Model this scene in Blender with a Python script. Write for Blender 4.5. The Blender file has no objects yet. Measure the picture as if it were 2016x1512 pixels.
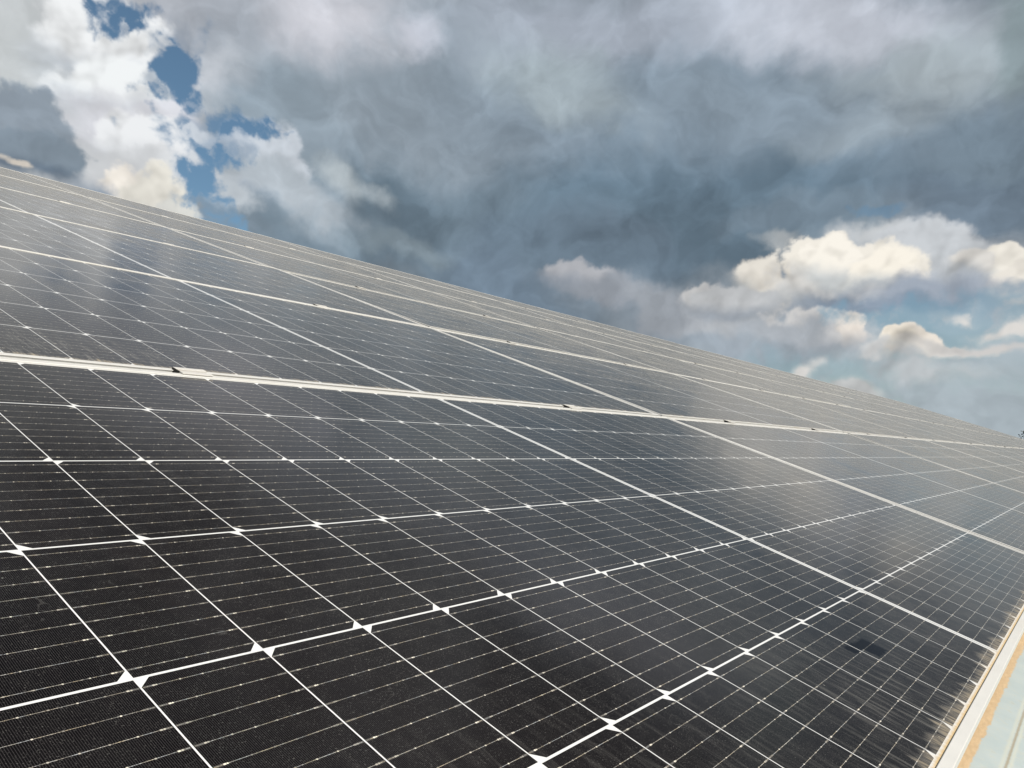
import bpy, bmesh, math, random
import numpy as np
from mathutils import Vector, Matrix
R = math.radians
random.seed(7)
C = bpy.context.scene.collection
SC = bpy.context.scene

# ------------------------------------------------------------------ roof frame of reference
SLOPE = R(20.80)                 # pitch of the roof that carries the panels
EAVE_Z = 5.0                     # height of the lower edge of the panel field
ex = Vector((1, 0, 0)); ev = Vector((0, math.cos(SLOPE), math.sin(SLOPE))); en = Vector((0, -math.sin(SLOPE), math.cos(SLOPE)))
def P(u, v, h=0.0):              # metres along the eave, up the slope, off the panel plane
    return Vector((0, 0, EAVE_Z)) + ex*u + ev*v + en*h
ROOF_M = Matrix.Translation((0, 0, EAVE_Z)) @ Matrix.Rotation(SLOPE, 4, 'X')

# ------------------------------------------------------------------ camera
cam = bpy.data.cameras.new('camera'); camo = bpy.data.objects.new('camera', cam); C.objects.link(camo)
cam.sensor_width = 36; cam.lens = 1551.97/2016*36; cam.clip_start = 0.02; cam.clip_end = 8000
rr = Vector((0.60275161, -0.74591107, 0.2833852)); rd = Vector((0.07304929, -0.30207576, -0.95048095)); rf = Vector((0.79457806, 0.59360501, -0.12758837))
def w(a): return (ex*a.x + ev*a.y + en*a.z).normalized()
xr, yu, zf = w(rr), w(-rd), w(rf)
camo.matrix_world = Matrix(((xr.x, yu.x, -zf.x, 0), (xr.y, yu.y, -zf.y, 0), (xr.z, yu.z, -zf.z, 0), (0, 0, 0, 1)))
camo.location = P(-1.1688, -0.0053, 0.2695)
SC.camera = camo

# ------------------------------------------------------------------ sun, exposure
SUN_AZ = math.atan2(-0.10, -0.99); SUN_EL = R(36)
sd = Vector((math.sin(SUN_AZ)*math.cos(SUN_EL), math.cos(SUN_AZ)*math.cos(SUN_EL), math.sin(SUN_EL)))
sun = bpy.data.lights.new('sun', 'SUN'); suno = bpy.data.objects.new('sun', sun); C.objects.link(suno)
sun.energy = 4.8; sun.angle = R(0.53); sun.color = (1.0, 0.93, 0.82)
suno.rotation_euler = sd.to_track_quat('Z', 'Y').to_euler(); suno.location = (0, 0, 60)
SC.view_settings.view_transform = 'Standard'; SC.view_settings.look = 'None'
SC.view_settings.exposure = 0; SC.view_settings.gamma = 1
SC.render.resolution_x = 1024; SC.render.resolution_y = 768
SC.render.engine = 'CYCLES'
SC.cycles.max_bounces = 6

# ------------------------------------------------------------------ node helper
class G:
    def __init__(s, nt): s.nt = nt; s.L = nt.links
    def new(s, t, **k):
        n = s.nt.nodes.new(t)
        for a, b in k.items(): setattr(n, a, b)
        return n
    def put(s, n, i, v):
        if v is None: return
        if isinstance(v, bpy.types.NodeSocket): s.L.new(v, n.inputs[i])
        else: n.inputs[i].default_value = v
    def m(s, op, a, b=None, c=None, clamp=False):
        n = s.new('ShaderNodeMath', operation=op); n.use_clamp = clamp
        s.put(n, 0, a); s.put(n, 1, b); s.put(n, 2, c); return n.outputs[0]
    def v(s, op, a, b=None, c=None, out=0):
        n = s.new('ShaderNodeVectorMath', operation=op)
        s.put(n, 0, a); s.put(n, 1, b)
        if c is not None: s.put(n, 2 if op == 'MULTIPLY_ADD' else 3, c)
        return n.outputs[out]
    def scale(s, a, k):
        n = s.new('ShaderNodeVectorMath', operation='SCALE'); s.put(n, 0, a); s.put(n, 3, k); return n.outputs[0]
    def dot(s, a, b): return s.v('DOT_PRODUCT', a, b, out=1)
    def xyz(s, x, y, z=0.0):
        n = s.new('ShaderNodeCombineXYZ'); s.put(n, 0, x); s.put(n, 1, y); s.put(n, 2, z); return n.outputs[0]
    def sep(s, a):
        n = s.new('ShaderNodeSeparateXYZ'); s.put(n, 0, a); return n.outputs
    def noise(s, vec, scale, detail=4, rough=.5, col=False, lac=2.0):
        n = s.new('ShaderNodeTexNoise'); n.noise_dimensions = '3D'
        s.put(n, 'Vector', vec); s.put(n, 'Scale', scale); s.put(n, 'Detail', detail); s.put(n, 'Roughness', rough); s.put(n, 'Lacunarity', lac)
        return n.outputs[1 if col else 0]
    def mr(s, x, a, b, c=0.0, d=1.0, smooth=False):
        n = s.new('ShaderNodeMapRange'); n.interpolation_type = 'SMOOTHSTEP' if smooth else 'LINEAR'
        s.put(n, 0, x); s.put(n, 1, a); s.put(n, 2, b); s.put(n, 3, c); s.put(n, 4, d); return n.outputs[0]
    def mix(s, f, a, b):
        n = s.new('ShaderNodeMix', data_type='RGBA'); n.clamp_factor = True
        s.put(n, 0, f); s.put(n, 6, a); s.put(n, 7, b); return n.outputs[2]
def lin(c, k=1.0):
    o = []
    for v in c[:3]:
        v = v/255; o.append((v/12.92 if v <= .04045 else ((v+.055)/1.055)**2.4)*k)
    return (o[0], o[1], o[2], 1)

# ------------------------------------------------------------------ sky: physical sky with broken storm cloud over it
# each cloud mass: azimuth, elevation (degrees from the heading of the valley), 2x2 extent, softness, tone
CLOUDS = [
    (-29.98, 24.3, 0.0814, 0.0043, 0.0227, -0.1048, 0.5, (184, 190, 193)),
    (-14.69, 29.2, 0.0724, 0.0021, 0.022, -0.1966, 0.5, (180, 186, 195)),
    (-4.12, 23.26, 0.0506, 0.0004, 0.003, -0.1155, 0.6, (146, 160, 171)),
    (18.17, 22.26, 0.0451, -0.0015, -0.0137, -0.1195, 0.6, (126, 143, 157)),
    (11.99, 16.42, 0.0577, 0.003, 0.0021, -0.2208, 0.45, (100, 121, 137)),
    (-9.29, 16.9, 0.082, -0.0108, -0.0226, -0.258, 0.5, (114, 133, 147)),
    (1.95, 12.08, 0.1287, -0.036, -0.0645, -0.2412, 0.5, (108, 126, 142)),
    (22.45, 27.81, 0.0986, -0.0122, -0.1053, -0.4525, 0.6, (186, 194, 205)),
    (6.62, 29.24, 0.1008, -0.0013, -0.0202, -0.4082, 0.6, (164, 175, 188)),
    (3.53, 25.9, 0.1558, -0.0884, -0.1675, -0.4002, 0.6, (162, 177, 185)),
    (27.66, 23.31, 0.1548, 0.0605, 0.0955, -0.3653, 0.6, (163, 176, 183)),
    (18.21, 23.54, 0.1091, -0.0142, -0.1049, -0.5217, 0.7, (128, 144, 157)),
    (32.29, 17.63, 0.243, -0.0128, -0.0467, -0.2557, 0.5, (116, 134, 148)),
    (31.31, 14.74, 0.1864, -0.0243, -0.1061, -0.4274, 0.4, (105, 123, 139)),
    (34.07, 25.03, 0.5819, -0.142, -0.1123, -0.2526, 0.6, (134, 150, 156)),
    (-7.22, 28.6, 0.6573, 0.0094, 0.0616, -1.1561, 0.8, (192, 200, 212)),
    (-13.58, 28.72, 0.2482, 0.0066, 0.048, -0.4719, 0.8, (198, 202, 210)),
    (-9.32, 18.64, 0.2652, -0.0708, -0.1247, -0.6247, 0.6, (104, 123, 137)),
    (-12.27, 19.49, 0.4301, -0.1987, -0.3773, -1.0367, 0.6, (172, 184, 190)),
    (-14.38, 17.64, 0.3505, -0.0551, -0.0549, -0.5787, 0.6, (150, 165, 176)),
    (-8.53, 15.53, 0.2454, -0.0323, -0.1034, -1.0791, 0.6, (132, 149, 160)),
    (-32.53, 24.01, 0.277, 0.0159, 0.0698, -0.2943, 0.6, (186, 193, 195)),
    (-28.11, 25.57, 0.2786, -0.0852, -0.0603, -0.4404, 0.35, (226, 228, 229)),
    (-27.24, 23.39, 0.3022, -0.0387, 0.0084, -0.5531, 0.35, (226, 229, 230)),
    (-24.06, 22.41, 0.5658, 0.024, 0.1129, -0.7171, 0.3, (212, 214, 221)),
    (-26.84, 21.49, 0.1917, 0.0089, 0.0939, -0.5444, 0.5, (192, 196, 202)),
    (-25.23, 20.05, 0.2927, -0.0379, -0.0125, -0.5092, 0.3, (222, 224, 226)),
    (-27.31, 18.47, 0.2388, -0.029, -0.0157, -0.5765, 0.5, (196, 201, 204)),
    (-26.94, 17.01, 0.5297, -0.1997, -0.247, -0.7291, 0.3, (232, 226, 217)),
    (-24.77, 16.6, 0.4468, -0.1333, -0.1608, -0.6545, 0.3, (218, 215, 206)),
    (-23.32, 16.12, 0.6785, -0.2063, -0.2308, -0.9069, 0.3, (205, 205, 200)),
    (-32.96, 19.44, 0.3733, -0.0684, -0.038, -0.4441, 0.3, (134, 145, 156)),
    (-31.53, 18.52, 0.4843, -0.0524, -0.005, -0.9714, 0.3, (126, 139, 151)),
    (-32.86, 17.52, 1.3364, -0.1377, -0.0253, -2.7709, 0.4, (205, 200, 190)),
    (-29.03, 17.11, 0.8642, -0.0992, -0.0336, -1.063, 0.5, (150, 164, 178)),
    (-20.51, 24.49, 0.3281, 0.0123, 0.0759, -0.5379, 0.4, (188, 196, 204)),
    (-21.15, 23.78, 0.5963, 0.0228, 0.1639, -1.1475, 0.5, (176, 187, 196)),
    (-16.66, 23.08, 0.2594, -0.0415, -0.018, -0.3419, 0.6, (142, 158, 170)),
    (-17.96, 20.01, 0.3535, -0.1192, -0.126, -0.5242, 0.3, (190, 197, 205)),
    (-20.31, 18.93, 0.4258, 0.0147, 0.1081, -0.9523, 0.3, (196, 201, 206)),
    (-16.52, 18.48, 0.2526, -0.0856, -0.1823, -0.7056, 0.4, (168, 179, 187)),
    (-19.58, 17.35, 0.4815, -0.1556, -0.2602, -1.0178, 0.4, (178, 188, 195)),
    (25.5, 8.61, 0.0586, -0.0023, -0.0112, -0.158, 0.45, (160, 172, 179)),
    (25.59, 3.27, 0.0683, -0.0114, -0.0418, -0.2274, 0.5, (158, 171, 178)),
    (11.88, 11.12, 0.1047, -0.0366, -0.1209, -0.3302, 0.5, (134, 147, 159)),
    (18.5, 10.79, 0.156, -0.0046, -0.0161, -0.2616, 0.5, (150, 161, 170)),
    (27.43, 11.58, 0.1161, -0.005, -0.033, -0.3237, 0.5, (168, 176, 183)),
    (11.97, 15.54, 0.0924, 0.0031, -0.0012, -0.3007, 0.4, (99, 119, 134)),
    (6.82, 14.52, 0.1552, -0.0304, -0.0843, -0.4234, 0.5, (104, 122, 137)),
    (32.14, 14.77, 0.1926, -0.0099, -0.0815, -0.526, 0.5, (108, 125, 140)),
    (20.35, 16.27, 0.2007, 0.021, 0.0359, -0.8746, 0.5, (112, 130, 144)),
    (5.31, 12.83, 0.5377, -0.154, -0.2882, -1.0262, 0.36, (166, 168, 173)),
    (7.15, 11.45, 0.3323, -0.0639, -0.2067, -1.0439, 0.5, (146, 154, 163)),
    (14.35, 10.3, 0.2996, -0.0069, -0.0334, -0.7408, 0.5, (168, 174, 179)),
    (10.44, 10.82, 0.2952, -0.0798, -0.2532, -0.8951, 0.5, (150, 158, 166)),
    (14.19, 11.02, 0.8155, -0.1629, -0.3124, -1.3828, 0.34, (190, 190, 190)),
    (25.89, 14.45, 0.3372, -0.0481, -0.3496, -1.5216, 0.5, (184, 190, 193)),
    (18.96, 14.88, 0.6745, 0.0373, 0.0089, -3.2619, 0.9, (160, 168, 172)),
    (29.21, 12.19, 0.2607, -0.0457, -0.1402, -0.5132, 0.36, (188, 192, 196)),
    (17.85, 11.87, 0.5225, -0.3911, -0.4594, -0.5774, 0.3, (214, 209, 200)),
    (16.28, 10.91, 0.4825, -0.0127, -0.0644, -1.1858, 0.36, (182, 184, 186)),
    (20.87, 12.17, 0.6161, -0.1272, -0.2222, -0.8446, 0.26, (222, 216, 205)),
    (22.48, 11.53, 0.3081, -0.0369, -0.1417, -0.8159, 0.3, (206, 204, 200)),
    (23.95, 12.74, 0.3166, -0.055, -0.1911, -0.7784, 0.26, (226, 221, 211)),
    (23.01, 13.1, 0.6255, -0.0232, -0.0934, -0.9961, 0.22, (234, 229, 219)),
    (25.49, 12.26, 0.7073, -0.0288, -0.1001, -1.0112, 0.24, (234, 228, 216)),
    (32.39, 11.65, 0.5845, -0.4175, -0.6147, -0.6338, 0.26, (230, 225, 215)),
    (31.04, 11.97, 0.9564, -0.3689, -0.6656, -1.2221, 0.3, (214, 211, 206)),
    (33.12, 10.32, 0.8593, -0.044, -0.1096, -0.9528, 0.3, (220, 215, 206)),
    (28.26, 10.52, 0.2284, -0.0101, -0.1146, -1.1876, 0.6, (150, 161, 174)),
    (25.24, 9.83, 0.1968, -0.0142, -0.1759, -1.4989, 0.6, (132, 147, 163)),
    (21.73, 8.52, 0.333, -0.079, -0.3121, -1.0899, 0.34, (200, 199, 198)),
    (23.79, 8.39, 1.2285, -0.046, -0.0674, -1.0579, 0.28, (220, 212, 203)),
    (19.78, 8.97, 0.3328, -0.0385, -0.2113, -1.4333, 0.6, (164, 172, 179)),
]
GAPS = [
    (-27.51, 27.53, 0.6397, -0.0859, 0.0523, -1.0299, 0.4, 1),
    (-26.75, 27.29, 1.0689, 0.0537, 0.3986, -1.9406, 0.4, 1),
    (-24.01, 25.02, 0.6547, -0.0924, 0.0035, -0.5316, 0.35, 1),
    (-24.7, 23.9, 1.4231, 0.0631, 0.2807, -1.6477, 0.4, 1),
    (-22.72, 23.08, 1.1625, 0.6695, 0.3759, -0.6232, 0.4, 1),
    (-21.4, 21.48, 0.344, -0.0617, -0.0597, -0.8596, 0.45, 0.9),
    (-23.0, 21.95, 0.9025, 0.0364, 0.2346, -1.5941, 0.5, 0.7),
    (-18.98, 21.72, 0.561, 0.0188, 0.1529, -1.2927, 0.4, 1),
    (-20.19, 20.41, 0.5706, 0.02, 0.1545, -1.2854, 0.5, 1),
    (-22.31, 17.61, 0.7728, 0.4103, 0.3867, -0.6477, 0.4, 1),
    (-20.81, 16.22, 0.6507, -0.2663, -0.3838, -1.0614, 0.45, 0.95),
    (-23.91, 26.44, 0.6687, 0.0298, 0.1992, -1.1269, 0.8, 0.6),
    (25.49, 15.95, 0.7335, -0.0307, -0.3896, -3.0913, 0.45, 0.6),
    (31.27, 8.29, 0.1918, 0.0198, 0.0827, -0.7152, 0.5, 0.6),
    (26.4, 8.55, 0.4051, -0.0826, -0.2652, -0.985, 0.5, 0.7),
    (21.63, 5.61, 0.2344, -0.0469, -0.1915, -0.8376, 0.7, 0.4),
    (28.95, 6.41, 0.3502, -0.0156, -0.0948, -1.544, 0.8, 0.3),
    (31.65, 4.82, 0.3093, -0.0149, -0.0546, -1.058, 0.9, 0.2),
]
PUFFS = [
    (27.17, 6.98, 0.6216, -0.0754, -0.1609, -1.0051, 0.25, (222, 214, 203)),
    (26.51, 7.48, 1.1045, -0.1337, -0.2697, -1.6666, 0.3, (230, 222, 208)),
    (25.42, 6.68, 0.7474, -0.0296, -0.0968, -1.7614, 0.4, (196, 197, 197)),
    (20.68, 6.3, 0.9032, -0.0294, -0.0595, -1.4463, 0.6, (204, 202, 199)),
    (29.97, 8.85, 0.9895, 0.03, 0.0244, -2.0855, 0.7, (204, 203, 200)),
    (30.07, 6.28, 0.4774, -0.0221, -0.1228, -1.951, 0.5, (200, 197, 193)),
    (32.46, 7.59, 0.6267, 0.0156, 0.0255, -1.3356, 0.6, (206, 203, 199)),
    (24.1, 4.32, 0.5802, -0.0969, -0.3432, -1.8243, 0.6, (182, 184, 184)),
    (28.6, 4.97, 0.3149, -0.0383, -0.2243, -1.5268, 0.7, (176, 181, 184)),
    (31.72, 6.24, 0.6174, -0.0299, -0.1514, -2.2675, 0.6, (190, 188, 186)),
]
HEADING = R(37.1)                # the clouds are laid out round this compass line
def lin8(c): 
    v=np.array(c[:3])/255.; return np.where(v<=.04045,v/12.92,((v+.055)/1.055)**2.4)
class Field:
    def __init__(s,seed):
        r=np.random.RandomState(seed); a=r.rand(256,256)*2*np.pi; s.gx=np.cos(a).astype('f4'); s.gy=np.sin(a).astype('f4'); s.jx=r.rand(256,256).astype('f4'); s.jy=r.rand(256,256).astype('f4'); s.jr=r.rand(256,256).astype('f4')
    def perlin(s,x,y):
        x0=np.floor(x); y0=np.floor(y); fx=x-x0; fy=y-y0; i=x0.astype(np.int32)&255; j=y0.astype(np.int32)&255; i1=(i+1)&255; j1=(j+1)&255
        u=fx*fx*fx*(fx*(fx*6-15)+10); v=fy*fy*fy*(fy*(fy*6-15)+10)
        a=s.gx[j,i]*fx+s.gy[j,i]*fy; b=s.gx[j,i1]*(fx-1)+s.gy[j,i1]*fy; c=s.gx[j1,i]*fx+s.gy[j1,i]*(fy-1); d=s.gx[j1,i1]*(fx-1)+s.gy[j1,i1]*(fy-1)
        return ((a+(b-a)*u)+((c+(d-c)*u)-(a+(b-a)*u))*v)*1.5
    def fbm(s,x,y,f,o=6,g=.5,l=2.03):
        t=0;a=1;n=0
        for k in range(o):
            t=t+a*s.perlin(x*f+17.3*k,y*f+9.1*k); n+=a; a*=g; f*=l
        return t/n*1.6
    def spheres(s,x,y):      # height of overlapping domes, 0..1
        x0=np.floor(x); y0=np.floor(y); h=np.zeros_like(x)
        for dj in (-1,0,1):
            for di in (-1,0,1):
                i=(x0.astype(np.int32)+di)&255; j=(y0.astype(np.int32)+dj)&255
                cx=x0+di+s.jx[j,i]; cy=y0+dj+s.jy[j,i]; rr=.75+.45*s.jr[j,i]
                d2=((x-cx)**2+(y-cy)**2)/rr**2
                h=np.maximum(h,np.sqrt(np.maximum(0,1-d2))*rr)
        return h
F1,F2,F3,F4=Field(3),Field(11),Field(29),Field(51)
def sstep(x,a,b):
    t=np.clip((x-a)/(b-a),0,1); return t*t*(3-2*t)
def gen(az,el,step,CLOUDS,GAPS,PUFFS,DECK0,DECK1,detail=True):
    az=az.astype('f4'); el=el.astype('f4')
    X=az*np.cos(np.radians(np.clip(el,0,70)))*1.0; Y=el
    wx=F1.fbm(X,Y,1/11.,3,.5); wy=F2.fbm(X,Y,1/11.,3,.5)
    w2x=F3.fbm(X,Y,1/3.6,6,.55); w2y=F4.fbm(X,Y,1/3.6,6,.55)
    # domes, warped a little so that they are not round
    sx=X+.55*w2x; sy=Y+.55*w2y
    H=.50*F1.spheres(sx/3.4,sy/3.0)+.27*F2.spheres(sx/1.6,sy/1.4)+.14*F3.spheres(sx/.78,sy/.7)
    H+=.07*F4.spheres(sx/.37,sy/.34)+.03*F1.fbm(X,Y,3.,4)
    big=F2.fbm(X+1.6*wx+.5*w2x,Y*1.25+1.6*wy+.5*w2y,1/8.,6,.48)
    S=F3.fbm(X+40,Y,1/3.,6,.55)
    qx=az+1.5*wx+.9*w2x; qy=el+1.2*wy+.8*w2y
    ex_=az+.5*wx+.45*w2x; ey_=el+.5*wy+.40*w2y
    def mask(e,K=1.0):
        az0,el0,a,b,c,d,soft=e[:7]; sz=1/np.sqrt(abs(a*d-b*c)); crisp=soft<=.36
        dx=(ex_ if crisp else qx)-az0; dy=(ey_ if crisp else qy)-el0
        r=np.sqrt((a*dx+b*dy)**2+(c*dx+d*dy)**2+1e-6)
        qv=c*dx+d*dy
        if crisp:
            r=r+K*(.62-H)*min(1.1,2.6/sz)+.62*S*min(1,1.7/sz); so=max(soft*.55,.05)*(1+3.0*sstep(qv,-.1,.9)); so=np.minimum(so,.8)
        else: r=r+.45*S*min(1,2/sz); so=soft
        sh=sstep(qv+.35*S,-.15,1.15)[...,None] if crisp else None
        return sstep(r,1+so,1-so)[...,None],crisp,sh
    def tone(e,sh):
        k=lin8(e[7])
        if sh is None: return k
        return k*(1-sh)+k*np.array([.62,.68,.76])*sh
    deckm=sstep(F1.fbm(X,Y,1/22.,4),-.35,.35)[...,None]
    col=lin8(DECK0)*(1-deckm)+lin8(DECK1)*deckm
    cr=np.zeros(az.shape+(1,))
    for e in CLOUDS:
        m,c,sh=mask(e); k=tone(e,sh); col=col*(1-m)+k*m; cr=cr*(1-m)+(1.0 if c else 0.0)*m
    gap=np.zeros(az.shape+(1,))
    for e in GAPS:
        az0,el0,a,b,c,d,soft,amt=e; sz=1/np.sqrt(abs(a*d-b*c)); dx=ex_-az0; dy=ey_-el0
        r=np.sqrt((a*dx+b*dy)**2+(c*dx+d*dy)**2)-.30+(H-.60)*min(.35,.7/sz)+1.15*S*min(.8,1.5/sz)+.5*F4.fbm(X+.6*w2x,Y+.6*w2y,1/.9,5,.55)*min(1,1.2/sz)
        gap=np.maximum(gap,sstep(r,1+soft*.9,1-soft*.9)[...,None]*amt)
    # wisps across the clear patches
    wis=sstep(F4.fbm(X+.9*w2x,Y+.9*w2y,1/2.2,6,.55),.0,.5)[...,None]
    gap=gap*(1-.6*wis)
    cover=1-gap
    for e in PUFFS:
        m,c,sh=mask(e); col=col*(1-m)+tone(e,sh)*m; cover=np.maximum(cover,m); cr=cr*(1-m)+1.0*m
    # light from upper left
    def blur(h,n):
        for _ in range(2):
            for ax in (0,1):
                p=np.concatenate([np.repeat(h.take([0],ax),n,ax),h,np.repeat(h.take([-1],ax),n,ax)],ax); c=np.cumsum(p,ax,dtype='f8'); L=h.shape[ax]
                z=np.concatenate([np.zeros_like(c.take([0],ax)),c],ax)
                h=((z.take(range(2*n+1,2*n+1+L),ax)-z.take(range(0,L),ax))/(2*n+1)).astype('f4')
        return h
    def relief(h,k):            # light from the upper left, y of the grid runs downward
        gy,gx=np.gradient(h,step); nx,ny=-gx*k,gy*k; n=np.sqrt(nx*nx+ny*ny+1)
        return ((-.45*nx+.75*ny*-1*-1+.5)/n-.5)[...,None]
    lum=(col@np.array([.3,.5,.2]))[...,None]; br=np.clip((lum-.22)/.45,0,1)
    wsx=F3.fbm(X+9,Y,1/4.5,4,.42); wsy=F4.fbm(X+9,Y,1/4.5,4,.42)
    px=X+1.7*wx+1.3*wsx; py=Y+1.5*wy+1.1*wsy
    fine=F1.fbm(X+1.0*w2x,Y+.8*w2y,1/1.3,5,.5)
    lob=0
    for k,(F,fr,am,ed,fo) in enumerate(((F1,1/11.,.26,.17,.36),(F2,1/6.5,.20,.16,.30),(F3,1/4.0,.14,.12,.28),(F4,1/2.4,.08,.11,.26),(F2,1/1.4,.035,.10,.24))):
        for s_,o_ in ((1,0.),(1,.22)):
            ph=F.fbm(px*.9+31*k,py*1.15+13*k,fr,4,.38)-o_+.05*fine
            lob=lob+am*(sstep(ph,-ed*.5,ed)*np.exp(-np.maximum(ph,0)/fo)-.22)
    Hb=blur(H,max(1,int(.10/step))); Hc=blur(H,max(1,int(.45/step)))
    rH=relief(Hb,.9); rC=relief(Hc,1.3); Hn=(Hc-.62)[...,None]; Hf=(Hb-Hc)[...,None]
    deckmod=(.09+.74*lob+.13*big+.05*fine+.05*S)[...,None]*(1-.45*br)
    cum=(cr*.85+.15)*(.03+.97*br)*(.40*rH+.80*rC+.80*Hn+2.4*Hf)
    col=col*(1-.10*cr*br)*np.clip(1+deckmod+cum,.5,1.30)*(1+(1-cr)*np.array([.035,.005,.0]))
    return np.concatenate([col,cover],-1)

def sky_image():
    W_, H_ = 4096, 2048
    st = 360.0/W_
    def run(a0, a1, e0, e1, k):
        A = np.arange(a0, a1, st*k) + st*k/2; E = (np.arange(e0, e1, st*k) + st*k/2)[::-1]
        az, el = np.meshgrid(A, E)
        return gen(az, el, st*k, CLOUDS, GAPS, PUFFS, (70, 79, 88), (132, 140, 146))[::-1].astype('f4')  # base tones of the unseen sky set dark to weaken reflections in near glass
    low = run(-180, 180, -90, 90, 8)
    full = np.repeat(np.repeat(low, 8, 0), 8, 1)
    for ax in (0, 1):            # smooth the coarse part
        full = sum(np.roll(full, o, ax) for o in (-6, -3, 0, 3, 6))/5
    r0, r1 = int((90-4)/st), int((90+72)/st); c0, c1 = int((180-80)/st), int((180+84)/st)
    hi = run(c0*st-180, c1*st-180-st*.01, r0*st-90, r1*st-90-st*.01, 1)
    hh, ww = hi.shape[:2]
    fy = np.minimum(1, np.minimum(np.arange(hh)+1, hh-np.arange(hh))/60.); fx = np.minimum(1, np.minimum(np.arange(ww)+1, ww-np.arange(ww))/60.)
    m = (fy[:, None]*fx[None, :])[..., None].astype('f4')
    full[r0:r0+hh, c0:c0+ww] = full[r0:r0+hh, c0:c0+ww]*(1-m)+hi*m
    im = bpy.data.images.new('cloud_cover', W_, H_, alpha=True, float_buffer=True)
    im.alpha_mode = 'CHANNEL_PACKED'
    im.pixels.foreach_set(np.ascontiguousarray(full, dtype='f4').ravel()); im.update(); im.pack()
    return im
def build_sky():
    W = bpy.data.worlds.new('World'); SC.world = W; W.use_nodes = True; W.cycles.sampling_method = 'MANUAL'; W.cycles.sample_map_resolution = 512
    nt = W.node_tree; nt.nodes.clear(); g = G(nt)
    out = g.new('ShaderNodeOutputWorld'); bg = g.new('ShaderNodeBackground'); g.L.new(bg.outputs[0], out.inputs[0])
    bg.inputs[1].default_value = 0.1
    tc = g.new('ShaderNodeTexCoord'); d = tc.outputs['Generated']
    sky = g.new('ShaderNodeTexSky'); sky.sky_type = 'NISHITA'; sky.sun_disc = False
    sky.sun_elevation = SUN_EL; sky.sun_rotation = SUN_AZ; sky.altitude = 100; sky.air_density = 1.0; sky.dust_density = 0.6; sky.ozone_density = 2.0
    hd = Vector((math.cos(HEADING), math.sin(HEADING), 0)); rt = Vector((math.sin(HEADING), -math.cos(HEADING), 0))
    u = g.m('MULTIPLY_ADD', g.m('ARCTAN2', g.dot(d, tuple(rt)), g.dot(d, tuple(hd))), 1/(2*math.pi), .5)
    v = g.m('MULTIPLY_ADD', g.m('ARCSINE', g.dot(d, (0, 0, 1))), 1/math.pi, .5)
    tx = g.new('ShaderNodeTexImage'); tx.image = sky_image(); tx.interpolation = 'Linear'
    g.L.new(g.xyz(u, v, 0), tx.inputs[0])
    clear = g.v('MULTIPLY', sky.outputs[0], (SKYK*.85, SKYK*.96, SKYK*.90))
    g.L.new(g.mix(tx.outputs['Alpha'], clear, g.scale(tx.outputs['Color'], 10.0)), bg.inputs[0])
SKYK = 1.0
build_sky()

# ------------------------------------------------------------------ mesh helpers
def obj(name, bm, mat, parent=None, mats=None):
    me = bpy.data.meshes.new(name); bm.normal_update(); bm.to_mesh(me); bm.free()
    for k in (mats or [mat]): me.materials.append(k)
    o = bpy.data.objects.new(name, me); C.objects.link(o)
    if parent: o.parent = parent
    return o
def tag(o, label=None, cat=None, group=None, kind=None):
    if label: o['label'] = label
    if cat: o['category'] = cat
    if group: o['group'] = group
    if kind: o['kind'] = kind
    return o
def empty(name, M):
    o = bpy.data.objects.new(name, None); o.empty_display_size = .1; C.objects.link(o); o.matrix_world = M; return o
def box(bm, x0, x1, y0, y1, z0, z1, mi=0, bev=0.0):
    vs = [bm.verts.new((x, y, z)) for z in (z0, z1) for y in (y0, y1) for x in (x0, x1)]
    fs = [bm.faces.new([vs[i] for i in f]) for f in ((0, 2, 3, 1), (4, 5, 7, 6), (0, 1, 5, 4), (2, 6, 7, 3), (0, 4, 6, 2), (1, 3, 7, 5))]
    for f in fs: f.material_index = mi
    if bev:
        bmesh.ops.bevel(bm, geom=list({e for f in fs for e in f.edges}), offset=bev, segments=2, affect='EDGES', profile=.6)
def ring(bm, W, H, prof):        # mitred rectangular frame swept from a closed profile (inset, z)
    L = []
    for i, z in prof:
        L.append([bm.verts.new(p) for p in ((i, i, z), (W-i, i, z), (W-i, H-i, z), (i, H-i, z))])
    n = len(L)
    for a in range(n):
        b = (a+1) % n
        for k in range(4):
            l = (k+1) % 4
            bm.faces.new((L[a][k], L[a][l], L[b][l], L[b][k]))
    bmesh.ops.recalc_face_normals(bm, faces=bm.faces[:])
def cyl(bm, x, y, z0, z1, r, n=6, r2=None):
    a = [bm.verts.new((x+r*math.cos(i*2*math.pi/n), y+r*math.sin(i*2*math.pi/n), z0)) for i in range(n)]
    r2 = r if r2 is None else r2
    b = [bm.verts.new((x+r2*math.cos(i*2*math.pi/n), y+r2*math.sin(i*2*math.pi/n), z1)) for i in range(n)]
    bm.faces.new(a[::-1]); bm.faces.new(b)
    for i in range(n): bm.faces.new((a[i], a[(i+1) % n], b[(i+1) % n], b[i]))

def mat(name):
    m = bpy.data.materials.new(name); m.use_nodes = True; nt = m.node_tree; nt.nodes.clear()
    g = G(nt); o = g.new('ShaderNodeOutputMaterial'); b = g.new('ShaderNodeBsdfPrincipled'); g.L.new(b.outputs[0], o.inputs[0])
    return m, g, b

# ------------------------------------------------------------------ panel dimensions
PW, PH = 2.0805, 1.034            # outside size
GAPU, GAPV = 0.008, 0.016
CPU_, CPV = 0.0845, 0.168        # pitch of the half cells
GC = 0.0062                      # half of the extra gap down the middle
MY = 0.0134                      # lower cell edge above the outside of the frame
LIP = 0.0100; FD = 0.035

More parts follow.
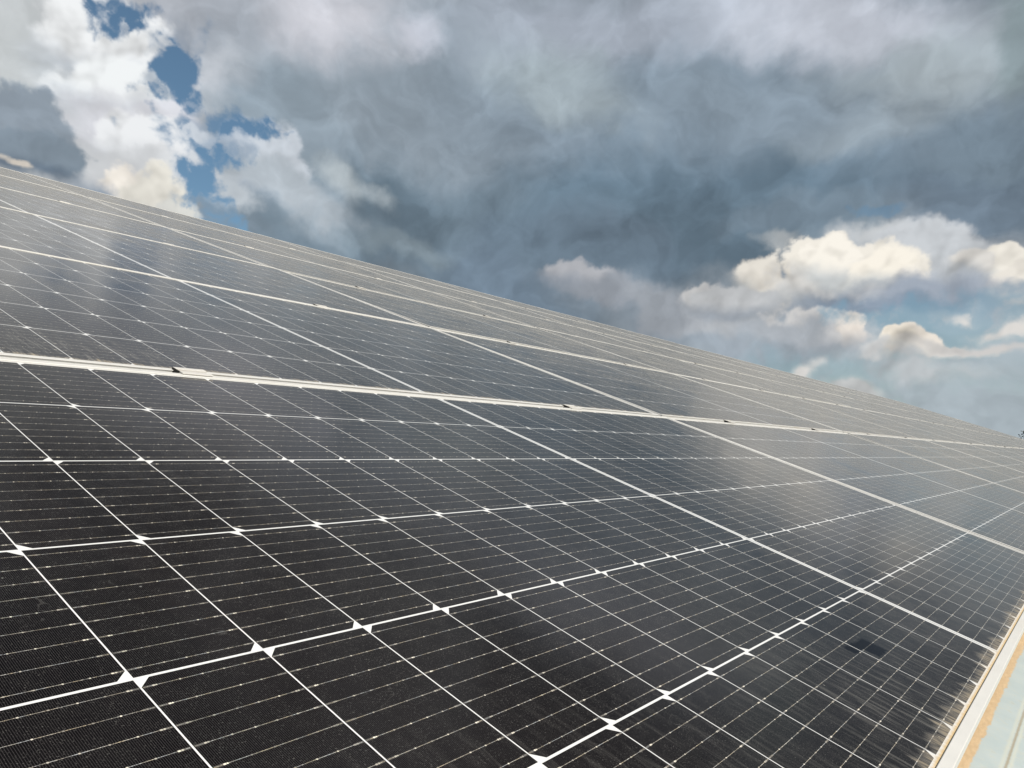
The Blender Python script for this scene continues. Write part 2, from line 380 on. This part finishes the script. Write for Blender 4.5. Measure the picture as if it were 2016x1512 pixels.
def mat_cells():
    m, g, b = mat('panel_glass_over_cells')
    tc = g.new('ShaderNodeTexCoord'); oi = g.new('ShaderNodeObjectInfo'); rnd = oi.outputs['Random']
    ob = tc.outputs['Object']; X, Y, Z = g.sep(ob)
    M = g.m
    x = M('SUBTRACT', X, PW/2); pos = M('GREATER_THAN', x, 0)
    ax = M('SUBTRACT', M('ABSOLUTE', x), GC); a = M('DIVIDE', ax, CPU_)
    f = M('FRACT', a); fw = M('SUBTRACT', 1.0, f)
    east = M('ADD', M('MULTIPLY', pos, fw), M('MULTIPLY', M('SUBTRACT', 1, pos), f))   # distance to the cell's right side, in cells
    west = M('SUBTRACT', 1.0, east)
    bq = M('DIVIDE', M('SUBTRACT', Y, MY), CPV); gq = M('FRACT', bq); row = M('FLOOR', bq)
    par = M('MODULO', M('ADD', row, 10), 2)                                         # 0: cut corners on the right
    GU, GV = 0.0011, 0.0020
    du = M('SUBTRACT', M('MULTIPLY', M('MINIMUM', f, fw), CPU_), GU/2)
    dv = M('SUBTRACT', M('MULTIPLY', M('MINIMUM', gq, M('SUBTRACT', 1, gq)), CPV), GV/2)
    side = M('ADD', M('MULTIPLY', M('SUBTRACT', 1, par), east), M('MULTIPLY', par, west))
    ds = M('SUBTRACT', M('MULTIPLY', side, CPU_), GU/2)
    ch = M('SUBTRACT', M('ADD', ds, dv), 0.0079)
    edge = M('MINIMUM', M('MINIMUM', du, dv), M('MULTIPLY', ch, .7071))
    inside = M('MULTIPLY', M('GREATER_THAN', edge, 0), M('MULTIPLY', M('GREATER_THAN', a, 0), M('LESS_THAN', a, 12)))
    inside = M('MULTIPLY', inside, M('MULTIPLY', M('GREATER_THAN', bq, 0), M('LESS_THAN', bq, 6)))
    core = M('MULTIPLY', inside, M('GREATER_THAN', edge, 0.0007))                   # print stops short of the wafer edge
    # fingers
    fin = M('LESS_THAN', M('FRACT', M('DIVIDE', X, 0.00122)), 0.20)
    # nine wires across the cell, slightly wavy
    wv = M('MULTIPLY', M('SUBTRACT', g.noise(g.xyz(M('MULTIPLY', X, 9), M('MULTIPLY', Y, 60), rnd), 1.0, 1), .5), 0.0006)
    t = M('FRACT', M('MULTIPLY', gq, 9)); td = M('ADD', M('MULTIPLY', M('SUBTRACT', t, .5), CPV/9), wv)
    tb = M('ABSOLUTE', td)
    wire = M('LESS_THAN', tb, 0.00016)
    # solder pads
    s = M('FRACT', M('MULTIPLY', M('ADD', f, .02), 6)); sp = M('ABSOLUTE', M('SUBTRACT', s, .5))
    pad = M('MULTIPLY', M('LESS_THAN', sp, .036), M('LESS_THAN', tb, 0.0005))
    endp = M('MULTIPLY', M('LESS_THAN', M('ABSOLUTE', M('SUBTRACT', M('MINIMUM', f, fw), .085)), .009), M('LESS_THAN', tb, 0.0006))
    # fork of the print near each cell side
    fork = M('MULTIPLY', M('LESS_THAN', M('MINIMUM', f, fw), .075), M('LESS_THAN', M('ABSOLUTE', M('SUBTRACT', tb, 0.0006)), 0.00010))
    cellid = g.xyz(M('FLOOR', M('MULTIPLY', M('ADD', x, 3), 11.8)), row, M('MULTIPLY', rnd, 90))
    wn = g.new('ShaderNodeTexWhiteNoise', noise_dimensions='3D'); g.L.new(cellid, wn.inputs['Vector']); cv = wn.outputs['Value']
    gl = g.noise(g.xyz(M('MULTIPLY', X, 1300), M('MULTIPLY', Y, 1300), M('MULTIPLY', rnd, 50)), 1.0, 2, .6)
    gl2 = g.noise(g.xyz(M('MULTIPLY', X, 60), M('MULTIPLY', Y, 200), M('MULTIPLY', rnd, 50)), 1.0, 2, .6)
    glint = M('ADD', M('MULTIPLY', g.mr(gl, .45, .72), 1.0), g.mr(gl2, .3, .75, .02, .35))  # glints on the wires, put into their colour by noise
    wirec = g.mix(glint, (.08, .08, .085, 1), g.mix(g.mr(g.noise(g.xyz(M('MULTIPLY', X, 160), M('MULTIPLY', Y, 160), 7.0), 1.0, 1), .3, .7), (1.0, .86, .62, 1), (.86, .93, 1.0, 1)))
    cellc = g.mix(cv, (.0018, .0014, .0016, 1), (.0052, .0042, .0044, 1))
    cellc = g.mix(M('MULTIPLY', fin, core), cellc, (.045, .041, .045, 1))
    cellc = g.mix(M('MULTIPLY', wire, core), cellc, wirec)
    cellc = g.mix(M('MULTIPLY', fork, inside), cellc, (.22, .21, .2, 1))
    padn = g.noise(g.xyz(M('MULTIPLY', X, 70), M('MULTIPLY', Y, 70), 3.0), 1.0, 0)
    cellc = g.mix(M('MULTIPLY', M('MAXIMUM', pad, endp), core), cellc, g.mix(g.mr(padn, .35, .7), (.25, .24, .22, 1), (.95, .90, .80, 1)))
    back = (.80, .82, .85, 1)
    base = g.mix(inside, back, cellc)
    # ribbon that joins the strings down the middle
    rib = M('MULTIPLY', M('LESS_THAN', M('ABSOLUTE', x), .0017), M('LESS_THAN', M('ABSOLUTE', M('SUBTRACT', bq, 3)), 3.02))
    base = g.mix(rib, base, (.45, .46, .47, 1))
    # ---- dust, run-off streaks along the slope, lint
    sh = g.v('ADD', ob, g.xyz(M('MULTIPLY', rnd, 37), M('MULTIPLY', rnd, 91), 0.0))
    big = g.noise(sh, 6, 4, .6); med = g.noise(sh, 55, 4, .65); fine = g.noise(sh, 900, 2, .7)
    film = M('MULTIPLY', g.mr(big, .3, .75, .25, 1.0), g.mr(med, .35, .7, .35, 1.25))
    grain = g.mr(fine, .50, .74, 0, 1)
    film = M('MULTIPLY', film, M('ADD', .5, M('MULTIPLY', grain, 1.3)))
    SX, SY, SZ = g.sep(sh)
    stv = g.xyz(M('ADD', M('MULTIPLY', SX, 150), M('MULTIPLY', g.noise(sh, 9, 2), 3)), M('MULTIPLY', SY, 14), 0.0)
    st = g.noise(stv, 1.0, 5, .62)
    low = g.mr(Y, .36, .012, 0, 1, True)
    heavy = g.mr(g.noise(sh, 3.2, 2, .5), .38, .62, .25, 1)
    streak = M('MULTIPLY', M('MULTIPLY', g.mr(st, .47, .66, 0, 1, True), M('POWER', low, 2.2)), heavy)
    stv2 = g.xyz(M('MULTIPLY', SX, 260), M('MULTIPLY', SY, 26), 4.0)
    fringe_h = g.mr(g.noise(g.xyz(M('MULTIPLY', SX, 45), 0.0, rnd), 1.0, 4, .7), .3, .8, .0015, .030)
    fr = M('MULTIPLY', g.mr(M('SUBTRACT', M('SUBTRACT', Y, LIP), fringe_h), .004, -.006, 0, 1), g.mr(g.noise(stv2, 1.0, 3, .6), .38, .6, .15, 1))
    lipd = g.mr(M('SUBTRACT', Y, LIP), .0048, .0015, 0, 1)
    # lint and scratches: contour lines of a warped noise, only in scattered spots
    ln = g.noise(g.v('ADD', sh, g.scale(g.noise(sh, 40, 2, .5, True), .03)), 70, 1, .4)
    spot = g.mr(g.noise(sh, 17, 2, .5), .63, .69, 0, 1)
    lint = M('MULTIPLY', M('LESS_THAN', M('ABSOLUTE', M('SUBTRACT', ln, .5)), .007), spot)
    vo = g.new('ShaderNodeTexVoronoi', feature='F1'); g.put(vo, 'Vector', sh); g.put(vo, 'Scale', 42.0)
    vr = g.sep(vo.outputs['Color'])[0]
    speck = M('MULTIPLY', M('LESS_THAN', vo.outputs['Distance'], g.mr(vr, .8, 1, .012, .05)), M('GREATER_THAN', vr, .80))
    # a thin layer of loose grains covers more of the glass the flatter it is looked across
    geo = g.new('ShaderNodeNewGeometry'); cosv = M('MAXIMUM', M('ABSOLUTE', g.dot(geo.outputs['Incoming'], geo.outputs['Normal'])), .05)
    veil = M('SUBTRACT', 1.0, M('EXPONENT', M('DIVIDE', M('MULTIPLY', film, -DUST), M('POWER', cosv, 1.8))))
    spark = M('MULTIPLY', g.mr(g.noise(sh, 1000, 2, .6), .60, .72, 0, 1), g.mr(med, .35, .65, .3, 1))
    topd = g.mr(M('SUBTRACT', PH-LIP, Y), .0028, .0010, 0, 1)
    veil = M('ADD', veil, M('ADD', M('MULTIPLY', spark, .20), M('MULTIPLY', topd, .5)))
    dust = M('ADD', veil, M('MULTIPLY', streak, .17))
    dust = M('ADD', dust, M('ADD', M('MULTIPLY', lint, .05), M('MULTIPLY', speck, .30)))
    dust = M('ADD', dust, M('ADD', M('MULTIPLY', fr, .42), M('MULTIPLY', lipd, .70)))
    # one dark patch, nearly free of dust, near the eave of the nearest panel
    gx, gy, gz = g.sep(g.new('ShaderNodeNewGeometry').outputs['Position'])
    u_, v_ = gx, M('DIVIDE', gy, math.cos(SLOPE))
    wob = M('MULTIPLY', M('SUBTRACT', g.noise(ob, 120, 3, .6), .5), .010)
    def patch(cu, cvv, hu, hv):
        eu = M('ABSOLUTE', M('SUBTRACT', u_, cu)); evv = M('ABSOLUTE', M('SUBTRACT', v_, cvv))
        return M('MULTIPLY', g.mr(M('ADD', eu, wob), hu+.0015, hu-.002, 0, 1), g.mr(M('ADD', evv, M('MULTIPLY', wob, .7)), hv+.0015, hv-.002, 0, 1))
    dark_patch = M('MAXIMUM', patch(-.232, .127, .0185, .0150), patch(-.263, .137, .016, .0070))
    dust = M('MULTIPLY', dust, M('SUBTRACT', 1.0, M('MULTIPLY', dark_patch, .96)))
    dust = M('MINIMUM', dust, 1.0)
    tan_ = g.mix(M('MAXIMUM', lipd, M('MULTIPLY', fr, .6)), (.52, .52, .505, 1), (.60, .46, .27, 1))
    g.L.new(g.mix(M('MULTIPLY', dark_patch, M('MULTIPLY', inside, .6)), base, (.004, .006, .012, 1)), b.inputs['Base Color'])
    # the dust lies on the glass: a matt layer over the glossy one
    df = g.new('ShaderNodeBsdfDiffuse'); g.L.new(tan_, df.inputs[0]); ms = g.new('ShaderNodeMixShader')
    g.L.new(dust, ms.inputs[0]); g.L.new(b.outputs[0], ms.inputs[1]); g.L.new(df.outputs[0], ms.inputs[2])
    outn = [n for n in g.nt.nodes if n.type == 'OUTPUT_MATERIAL'][0]; g.L.new(ms.outputs[0], outn.inputs[0])
    g.put(b, 'IOR', 1.28); g.put(b, 'Specular IOR Level', M('SUBTRACT', .5, M('MULTIPLY', dark_patch, .36)))
    rg = M('ADD', M('MULTIPLY', dust, .5), g.mr(big, .3, .7, .10, .14)); g.put(b, 'Roughness', M('MULTIPLY', rg, M('SUBTRACT', 1.0, M('MULTIPLY', dark_patch, .5))))
    return m
DUST = 0.0054

def mat_alu(name, col=(.80, .80, .79), rough=.42, dirt=.5):
    m, g, b = mat(name); tc = g.new('ShaderNodeTexCoord'); oi = g.new('ShaderNodeObjectInfo')
    p = g.v('ADD', tc.outputs['Object'], g.xyz(g.m('MULTIPLY', oi.outputs['Random'], 31), g.m('MULTIPLY', oi.outputs['Random'], 17), 0.0))
    n = g.noise(p, 30, 4, .6); n2 = g.noise(p, 5, 4, .6); n3 = g.noise(p, 400, 2, .5)
    k = g.m('MULTIPLY', g.m('MULTIPLY', g.mr(n2, .5, .72, 0, 1), g.mr(n, .38, .66, .1, 1)), dirt)
    c = g.mix(k, (*col, 1), (.52, .40, .24, 1)); c = g.mix(g.mr(n3, .6, .75, 0, .12), c, (.35, .33, .3, 1))
    g.L.new(c, b.inputs['Base Color']); g.put(b, 'Metallic', .15); g.put(b, 'Roughness', g.mr(n, .3, .7, rough-.06, rough+.1))
    return m
def mat_plain(name, col, rough=.6, metal=0.0, var=.15, sc=20):
    m, g, b = mat(name); tc = g.new('ShaderNodeTexCoord'); n = g.noise(tc.outputs['Object'], sc, 4, .6)
    c2 = tuple(v*(1-var) for v in col); g.L.new(g.mix(g.mr(n, .3, .7), (*col, 1), (*c2, 1)), b.inputs['Base Color'])
    g.put(b, 'Roughness', rough); g.put(b, 'Metallic', metal); return m
def mat_roof():
    m, g, b = mat('painted_roof_sheet'); tc = g.new('ShaderNodeTexCoord'); ob = tc.outputs['Object']; X, Y, Z = g.sep(ob)
    M = g.m
    n = g.noise(ob, 14, 5, .6); n2 = g.noise(ob, 90, 5, .65); n3 = g.noise(g.v('MULTIPLY', ob, (60, 220, 60)), 1.0, 4, .6)
    c = g.mix(g.mr(n, .35, .65), (.42, .50, .53, 1), (.48, .55, .57, 1))
    c = g.mix(g.mr(n2, .52, .72, 0, .45), c, (.58, .56, .46, 1))
    c = g.mix(g.mr(n2, .62, .70, 0, .35), c, (.28, .33, .34, 1))
    # ochre dirt washed out from under the lower frame
    e = M('ADD', Y, M('MULTIPLY', M('SUBTRACT', g.noise(ob, 110, 4, .65), .5), .0075))
    e = M('ADD', e, M('MULTIPLY', M('SUBTRACT', g.noise(ob, 22, 2, .5), .5), .006))
    och = M('MULTIPLY', g.mr(e, .0048, .0068, 0, 1), g.mr(e, 1.2, .6, .3, 1))
    c = g.mix(och, c, g.mix(g.mr(n3, .3, .7), (.66, .50, .32, 1), (.52, .38, .23, 1)))
    # dirt caught along the lap of the sheets
    lap = M('ABSOLUTE', M('ADD', M('ADD', Y, .0225), M('MULTIPLY', M('SUBTRACT', n2, .5), .002)))
    c = g.mix(g.mr(lap, .0022, .0006, 0, .75), c, (.36, .30, .20, 1))
    c = g.mix(g.mr(M('ABSOLUTE', M('ADD', lap, -.004)), .003, .0, 0, .5), c, (.62, .62, .52, 1))
    tr = M('ABSOLUTE', M('SUBTRACT', M('FRACT', M('MULTIPLY', M('ADD', X, .335), 1/2.088)), .5))
    c = g.mix(g.mr(tr, .0006, .0001, 0, .7), c, (.25, .27, .26, 1))
    g.L.new(c, b.inputs['Base Color']); g.put(b, 'Roughness', .45)
    return m
M_CELL = mat_cells(); M_FRAME = mat_alu('anodised_frame', (.76, .765, .76), dirt=.25); M_CLAMP = mat_alu('clamp_metal', (.78, .77, .75), .34, .2)
M_BLACK = mat_plain('black_rubber', (.015, .014, .013), .7); M_BOLT = mat_plain('steel_bolt', (.45, .45, .45), .3, .8)
M_RAIL = mat_alu('rail_metal', (.6, .6, .6), .4, .3); M_ROOF = mat_roof()
M_WALL = mat_plain('rendered_wall', (.55, .53, .48), .8, 0, .2, 3); M_CAP = mat_plain('ridge_metal', (.42, .50, .50), .5, .1, .15, 6)

# ------------------------------------------------------------------ building under the panels
UL, UR = -4.6, 30.9              # ends of the roof
RH = -0.078                      # roof sheet below the panel faces
VR = 6.62                        # ridge
def build_building():
    root = empty('farm_building', Matrix.Identity(4))
    tag(root, 'long low building with pale blue-green sheet roof carrying the solar panels', 'building')
    bm = bmesh.new()             # near slope, in the roof frame of reference
    def sheet(v0, v1, h):
        # profile along the eave with a low rib under each rail
        pts = []; u = UL
        ribs = sorted([c*(PW+GAPU)+s*(PW+GAPU)/4 for c in range(-3, 16) for s in (-1, 1)])
        pts.append((UL, 0))
        for r_ in ribs:
            if UL+.1 < r_ < UR-.1: pts += [(r_-.045, 0), (r_-.028, .012), (r_+.028, .012), (r_+.045, 0)]
        pts.append((UR, 0))
        top = [[bm.verts.new((p, v, h+z)) for p, z in pts] for v in (v0, v1)]
        bot = [[bm.verts.new((p, v, h+z-.0008)) for p, z in pts] for v in (v0, v1)]
        for i in range(len(pts)-1):
            bm.faces.new((top[0][i], top[0][i+1], top[1][i+1], top[1][i])); bm.faces.new((bot[0][i+1], bot[0][i], bot[1][i], bot[1][i+1]))
            bm.faces.new((bot[0][i], bot[0][i+1], top[0][i+1], top[0][i])); bm.faces.new((bot[1][i+1], bot[1][i], top[1][i], top[1][i+1]))
    sheet(-.0225, VR, RH); sheet(-.30, .05, RH-.0022)
    o = obj('roof', bm, M_ROOF, root); o.matrix_world = ROOF_M
    bm = bmesh.new(); rz = P(0, VR, RH); ey = P(0, -.30, RH)
    yb = rz.y + (rz.y-ey.y)
    vs = [bm.verts.new(p) for p in ((UL, rz.y, rz.z-.002), (UR, rz.y, rz.z-.002), (UR, yb, ey.z), (UL, yb, ey.z), (UL, rz.y, rz.z-.004), (UR, rz.y, rz.z-.004), (UR, yb, ey.z-.002), (UL, yb, ey.z-.002))]
    for f in ((0, 1, 2, 3), (7, 6, 5, 4), (0, 4, 5, 1), (3, 2, 6, 7), (0, 3, 7, 4), (1, 5, 6, 2)): bm.faces.new([vs[i] for i in f])
    obj('roof', bm, M_CAP, root)
    bm = bmesh.new()             # ridge cap, folded sheet
    t = math.tan(SLOPE)
    for s in (0,):
        pr = [(-.16, -.16*t+.012), (0, .014), (.16, -.16*t+.012), (.16, -.16*t+.006), (0, .008), (-.16, -.16*t+.006)]
        A = [bm.verts.new((UL-.01, rz.y+y, rz.z+z)) for y, z in pr]; B = [bm.verts.new((UR+.01, rz.y+y, rz.z+z)) for y, z in pr]
        for i in range(6): bm.faces.new((A[i], B[i], B[(i+1) % 6], A[(i+1) % 6]))
        bm.faces.new(A[::-1]); bm.faces.new(B)
    obj('ridge_cap', bm, M_CAP, root)
    bm = bmesh.new()             # walls with gables
    x0, x1, y0, y1 = UL+.25, UR-.25, ey.y+.25, yb-.25
    zt = ey.z+.25*t-.06; zr = rz.z-.06
    pr = [(y0, 0), (y1, 0), (y1, zt), (rz.y, zr), (y0, zt)]
    A = [bm.verts.new((x0, y, z)) for y, z in pr]; B = [bm.verts.new((x1, y, z)) for y, z in pr]
    for i in (1, 2, 3, 4): bm.faces.new((A[i], A[(i+1) % 5], B[(i+1) % 5], B[i]))
    bm.faces.new(A[::-1]); bm.faces.new(B); bmesh.ops.recalc_face_normals(bm, faces=bm.faces[:])
    obj('wall', bm, M_WALL, root)
    bm = bmesh.new()             # gutter, half round along the eave
    n = 9
    for (yc, zc) in ((ey.y-.05, ey.z-.035), (yb+.05, ey.z-.035)):
        A = []; B = []
        for r_ in (.062, .058):
            seq = range(n) if r_ == .062 else range(n-1, -1, -1)
            for k in seq:
                a = math.pi + k*math.pi/(n-1); A.append(bm.verts.new((UL, yc+r_*math.cos(a), zc+r_*math.sin(a)))); B.append(bm.verts.new((UR, yc+r_*math.cos(a), zc+r_*math.sin(a))))
        for i in range(2*n): bm.faces.new((A[i], A[(i+1) % (2*n)], B[(i+1) % (2*n)], B[i]))
    bmesh.ops.recalc_face_normals(bm, faces=bm.faces[:]); obj('gutter', bm, M_CAP, root)
build_building()

# ------------------------------------------------------------------ solar panels
NCOL, NROW = 15, 6
ORD = ['first', 'second', 'third', 'fourth', 'fifth', 'sixth', 'seventh', 'eighth', 'ninth', 'tenth', 'eleventh', 'twelfth', 'thirteenth', 'fourteenth', 'fifteenth', 'sixteenth']
ROWN = ['lowest row', 'second row up', 'third row up', 'fourth row up', 'fifth row up', 'topmost row against the sky']
def make_panel():
    root = empty('solar_panel', Matrix.Identity(4))
    bm = bmesh.new()
    ring(bm, PW, PH, [(0, -FD), (0, -.0036), (.005, -.0036), (.005, -.0009), (0, -.0009), (0, -.0004), (.0006, 0), (LIP-.0005, 0), (LIP, -.0005), (LIP, -.0016), (.0018, -.0016), (.0018, -FD+.0016), (.025, -FD+.0016), (.025, -FD)])
    obj('frame', bm, M_FRAME, root)
    bm = bmesh.new(); box(bm, .002, PW-.002, .002, PH-.002, -.0062, -.0018)
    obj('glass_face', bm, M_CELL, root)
    bm = bmesh.new(); box(bm, PW/2-.05, PW/2+.05, PH-.12, PH-.05, -.024, -.0063, 0, .002)
    obj('junction_box', bm, M_BLACK, root)
    return root
proto = make_panel()
def panel_M(c, r, j=True):
    u = c*(PW+GAPU)-PW/2; v = .0127+r*(PH+GAPV)
    M_ = Matrix.Translation(P(u, v)) @ Matrix.Rotation(SLOPE, 4, 'X')
    if j:
        k = .5 if c == 0 and r == 0 else 1
        ctr = Matrix.Translation((PW/2, PH/2, 0))
        M_ = M_ @ ctr @ Matrix.Rotation(R(random.gauss(0, .16)*k), 4, 'X') @ Matrix.Rotation(R(random.gauss(0, .05)*k), 4, 'Y') @ ctr.inverted()
    return M_
first = True
for r in range(NROW):
    for c in range(-1, NCOL):
        if first: p = proto; first = False
        else:
            p = proto.copy(); C.objects.link(p)
            for ch in proto.children:
                q = ch.copy(); C.objects.link(q); q.parent = p
        p.matrix_world = panel_M(c, r)
        if c < 0: lab = 'solar panel in the %s, outside the left edge' % ROWN[r]
        elif c == 0 and r == 0: lab = 'nearest solar panel filling the foreground, dusty run-off streaks at its lower edge'
        elif c == NCOL-1: lab = 'solar panel at the far right end of the %s' % ROWN[r]
        else: lab = 'solar panel in the %s, %s from the left' % (ROWN[r], ORD[c])
        tag(p, lab, 'solar panel', 'solar panels covering the roof slope')

# ------------------------------------------------------------------ rails, clamps
CL = [c*(PW+GAPU)+s*(PW+GAPU)/4 for c in range(-1, NCOL) for s in (-1, 1)]
def make_rail():
    bm = bmesh.new(); L_ = .0127+NROW*(PH+GAPV)-GAPV+.05
    pr = [(-.02, 0), (.02, 0), (.02, .0288), (.006, .0288), (.006, .022), (-.006, .022), (-.006, .0288), (-.02, .0288)]
    A = [bm.verts.new((x, .025, z)) for x, z in pr]; B = [bm.verts.new((x, L_, z)) for x, z in pr]
    for i in range(8): bm.faces.new((A[i], A[(i+1) % 8], B[(i+1) % 8], B[i]))
    bm.faces.new(A[::-1]); bm.faces.new(B); bmesh.ops.recalc_face_normals(bm, faces=bm.faces[:])
    return obj('mounting_rail', bm, M_RAIL)
rail0 = make_rail()
for i, u in enumerate(CL):
    o = rail0 if i == 0 else rail0.copy()
    if i: C.objects.link(o)
    o.matrix_world = Matrix.Translation(P(u, 0, RH+.0128)) @ Matrix.Rotation(SLOPE, 4, 'X')
    tag(o, 'aluminium mounting rail running up the slope hidden under the solar panels', 'rail', 'mounting rails under the panels')
def make_clamp():
    root = empty('panel_clamp', Matrix.Identity(4)); g2 = GAPV/2
    bm = bmesh.new()
    box(bm, -.025, .025, -g2-.0075, -g2+.0015, .0003, .0022, 0, .0006)
    box(bm, -.025, .025, g2-.0015, g2+.0075, .0003, .0022, 0, .0006)
    box(bm, -.0249, .0249, -g2+.0008, -g2+.0028, -.012, .0018); box(bm, -.0249, .0249, g2-.0028, g2-.0008, -.012, .0018)
    box(bm, -.0248, .0248, -g2+.0009, g2-.0009, -.0135, -.0115)
    obj('clamp_body', bm, M_CLAMP, root)
    bm = bmesh.new(); cyl(bm, 0, 0, -.0114, -.0045, .0048, 6); obj('bolt', bm, M_BOLT, root)
    bm = bmesh.new(); box(bm, -.0268, -.0253, -g2+.001, g2+.0050, -.010, .0022, 0, .0003); obj('end_cap_shade', bm, M_BLACK, root)  # black end piece, partly standing in for the shade on this side
    return root
cp = make_clamp(); k = 0
SEAMN = ['between the lowest and second rows', 'between the second and third rows', 'between the third and fourth rows', 'between the fourth and fifth rows', 'between the fifth and topmost rows']
CORD = ORD + ['seventeenth', 'eighteenth', 'nineteenth', 'twentieth'] + ['twenty-'+x for x in ORD[:9]] + ['thirtieth']
for r in range(NROW-1):
    for i, u in enumerate(CL):
        if k == 0: p = cp
        else:
            p = cp.copy(); C.objects.link(p)
            for ch in cp.children:
                q = ch.copy(); C.objects.link(q); q.parent = p
        k += 1
        p.matrix_world = Matrix.Translation(P(u+random.uniform(-.004, .004), .0127+(r+1)*(PH+GAPV)-GAPV/2, .0004)) @ Matrix.Rotation(SLOPE, 4, 'X')
        ii = i-2
        if ii < 0: lab = 'silver clamp %s, outside the left edge' % SEAMN[r]
        elif ii == 0 and r == 0: lab = 'nearest silver clamp with a black end bridging the seam above the foreground panel'
        else: lab = 'small silver clamp %s, %s from the left' % (SEAMN[r], CORD[ii])
        tag(p, lab, 'clamp', 'clamps on the seams between panel rows')

# ------------------------------------------------------------------ ground and far trees
mg, gg, bg_ = mat('meadow'); tcg = gg.new('ShaderNodeTexCoord')
gg.L.new(gg.mix(gg.mr(gg.noise(tcg.outputs['Object'], .02, 6, .6), .35, .65), (.055, .075, .025, 1), (.12, .11, .05, 1)), bg_.inputs['Base Color']); bg_.inputs['Roughness'].default_value = .9
bm = bmesh.new(); bmesh.ops.create_circle(bm, cap_ends=True, segments=96, radius=3500); tag(obj('ground', bm, mg), kind='structure')
M_LEAF = mat_plain('dark_foliage', (.035, .050, .022), .75, 0, .5, 1.2); M_BARK = mat_plain('bark', (.09, .07, .05), .9, 0, .3, 5)
def tree(az, dist, h, wd, lab, seed):
    rn = random.Random(seed)
    h0 = Vector((math.cos(HEADING-R(az)), math.sin(HEADING-R(az)), 0)); b0 = Vector((camo.location.x, camo.location.y, 0)) + h0*dist
    root = empty('tree', Matrix.Translation(b0)); tag(root, lab, 'tree', 'far trees beyond the roof')
    bm = bmesh.new()
    def limb(a, b, r0, r1, n=7):
        dz = (b-a).normalized(); s = dz.orthogonal().normalized(); t = dz.cross(s)
        A = [bm.verts.new(a+(s*math.cos(i*6.2832/n)+t*math.sin(i*6.2832/n))*r0) for i in range(n)]; B = [bm.verts.new(b+(s*math.cos(i*6.2832/n)+t*math.sin(i*6.2832/n))*r1) for i in range(n)]
        for i in range(n): bm.faces.new((A[i], A[(i+1) % n], B[(i+1) % n], B[i]))
    top = Vector((rn.uniform(-.3, .3), rn.uniform(-.3, .3), h*.8)); limb(Vector((0, 0, 0)), Vector((0, 0, h*.3)), .28, .2); limb(Vector((0, 0, h*.3)), top, .2, .05)
    tips = [top]
    for i in range(9):
        a = rn.uniform(0, 6.28); z0 = h*rn.uniform(.25, .6); e = Vector((math.cos(a)*wd*rn.uniform(.3, .5), math.sin(a)*wd*rn.uniform(.3, .5), z0+h*rn.uniform(.12, .3))); limb(Vector((0, 0, z0)), e, .1, .03, 5); tips.append(e)
    obj('trunk', bm, M_BARK, root)
    bm = bmesh.new()
    for tpt in tips:
        for k_ in range(420):
            d_ = Vector((rn.gauss(0, 1), rn.gauss(0, 1), rn.gauss(0, .8))); d_ = d_.normalized()*rn.random()**.4*wd*.27
            p_ = tpt+d_; s = Vector((rn.gauss(0, 1), rn.gauss(0, 1), rn.gauss(0, 1))).normalized(); t = s.orthogonal().normalized(); z = rn.uniform(.10, .2)
            bm.faces.new([bm.verts.new(p_+s*z), bm.verts.new(p_+t*z), bm.verts.new(p_-s*z*.9), bm.verts.new(p_-t*z*.8)])
    obj('crown', bm, M_LEAF, root)
tree(34.3, 160, 10.4, 7.5, 'dark far treetop showing just above the roof at the right edge of the photo', 3)
tree(38.5, 175, 11.5, 8.5, 'taller dark tree beyond the right edge of the photo', 5)
tree(30.5, 190, 6.0, 6.5, 'low tree hidden behind the far end of the roof', 8)
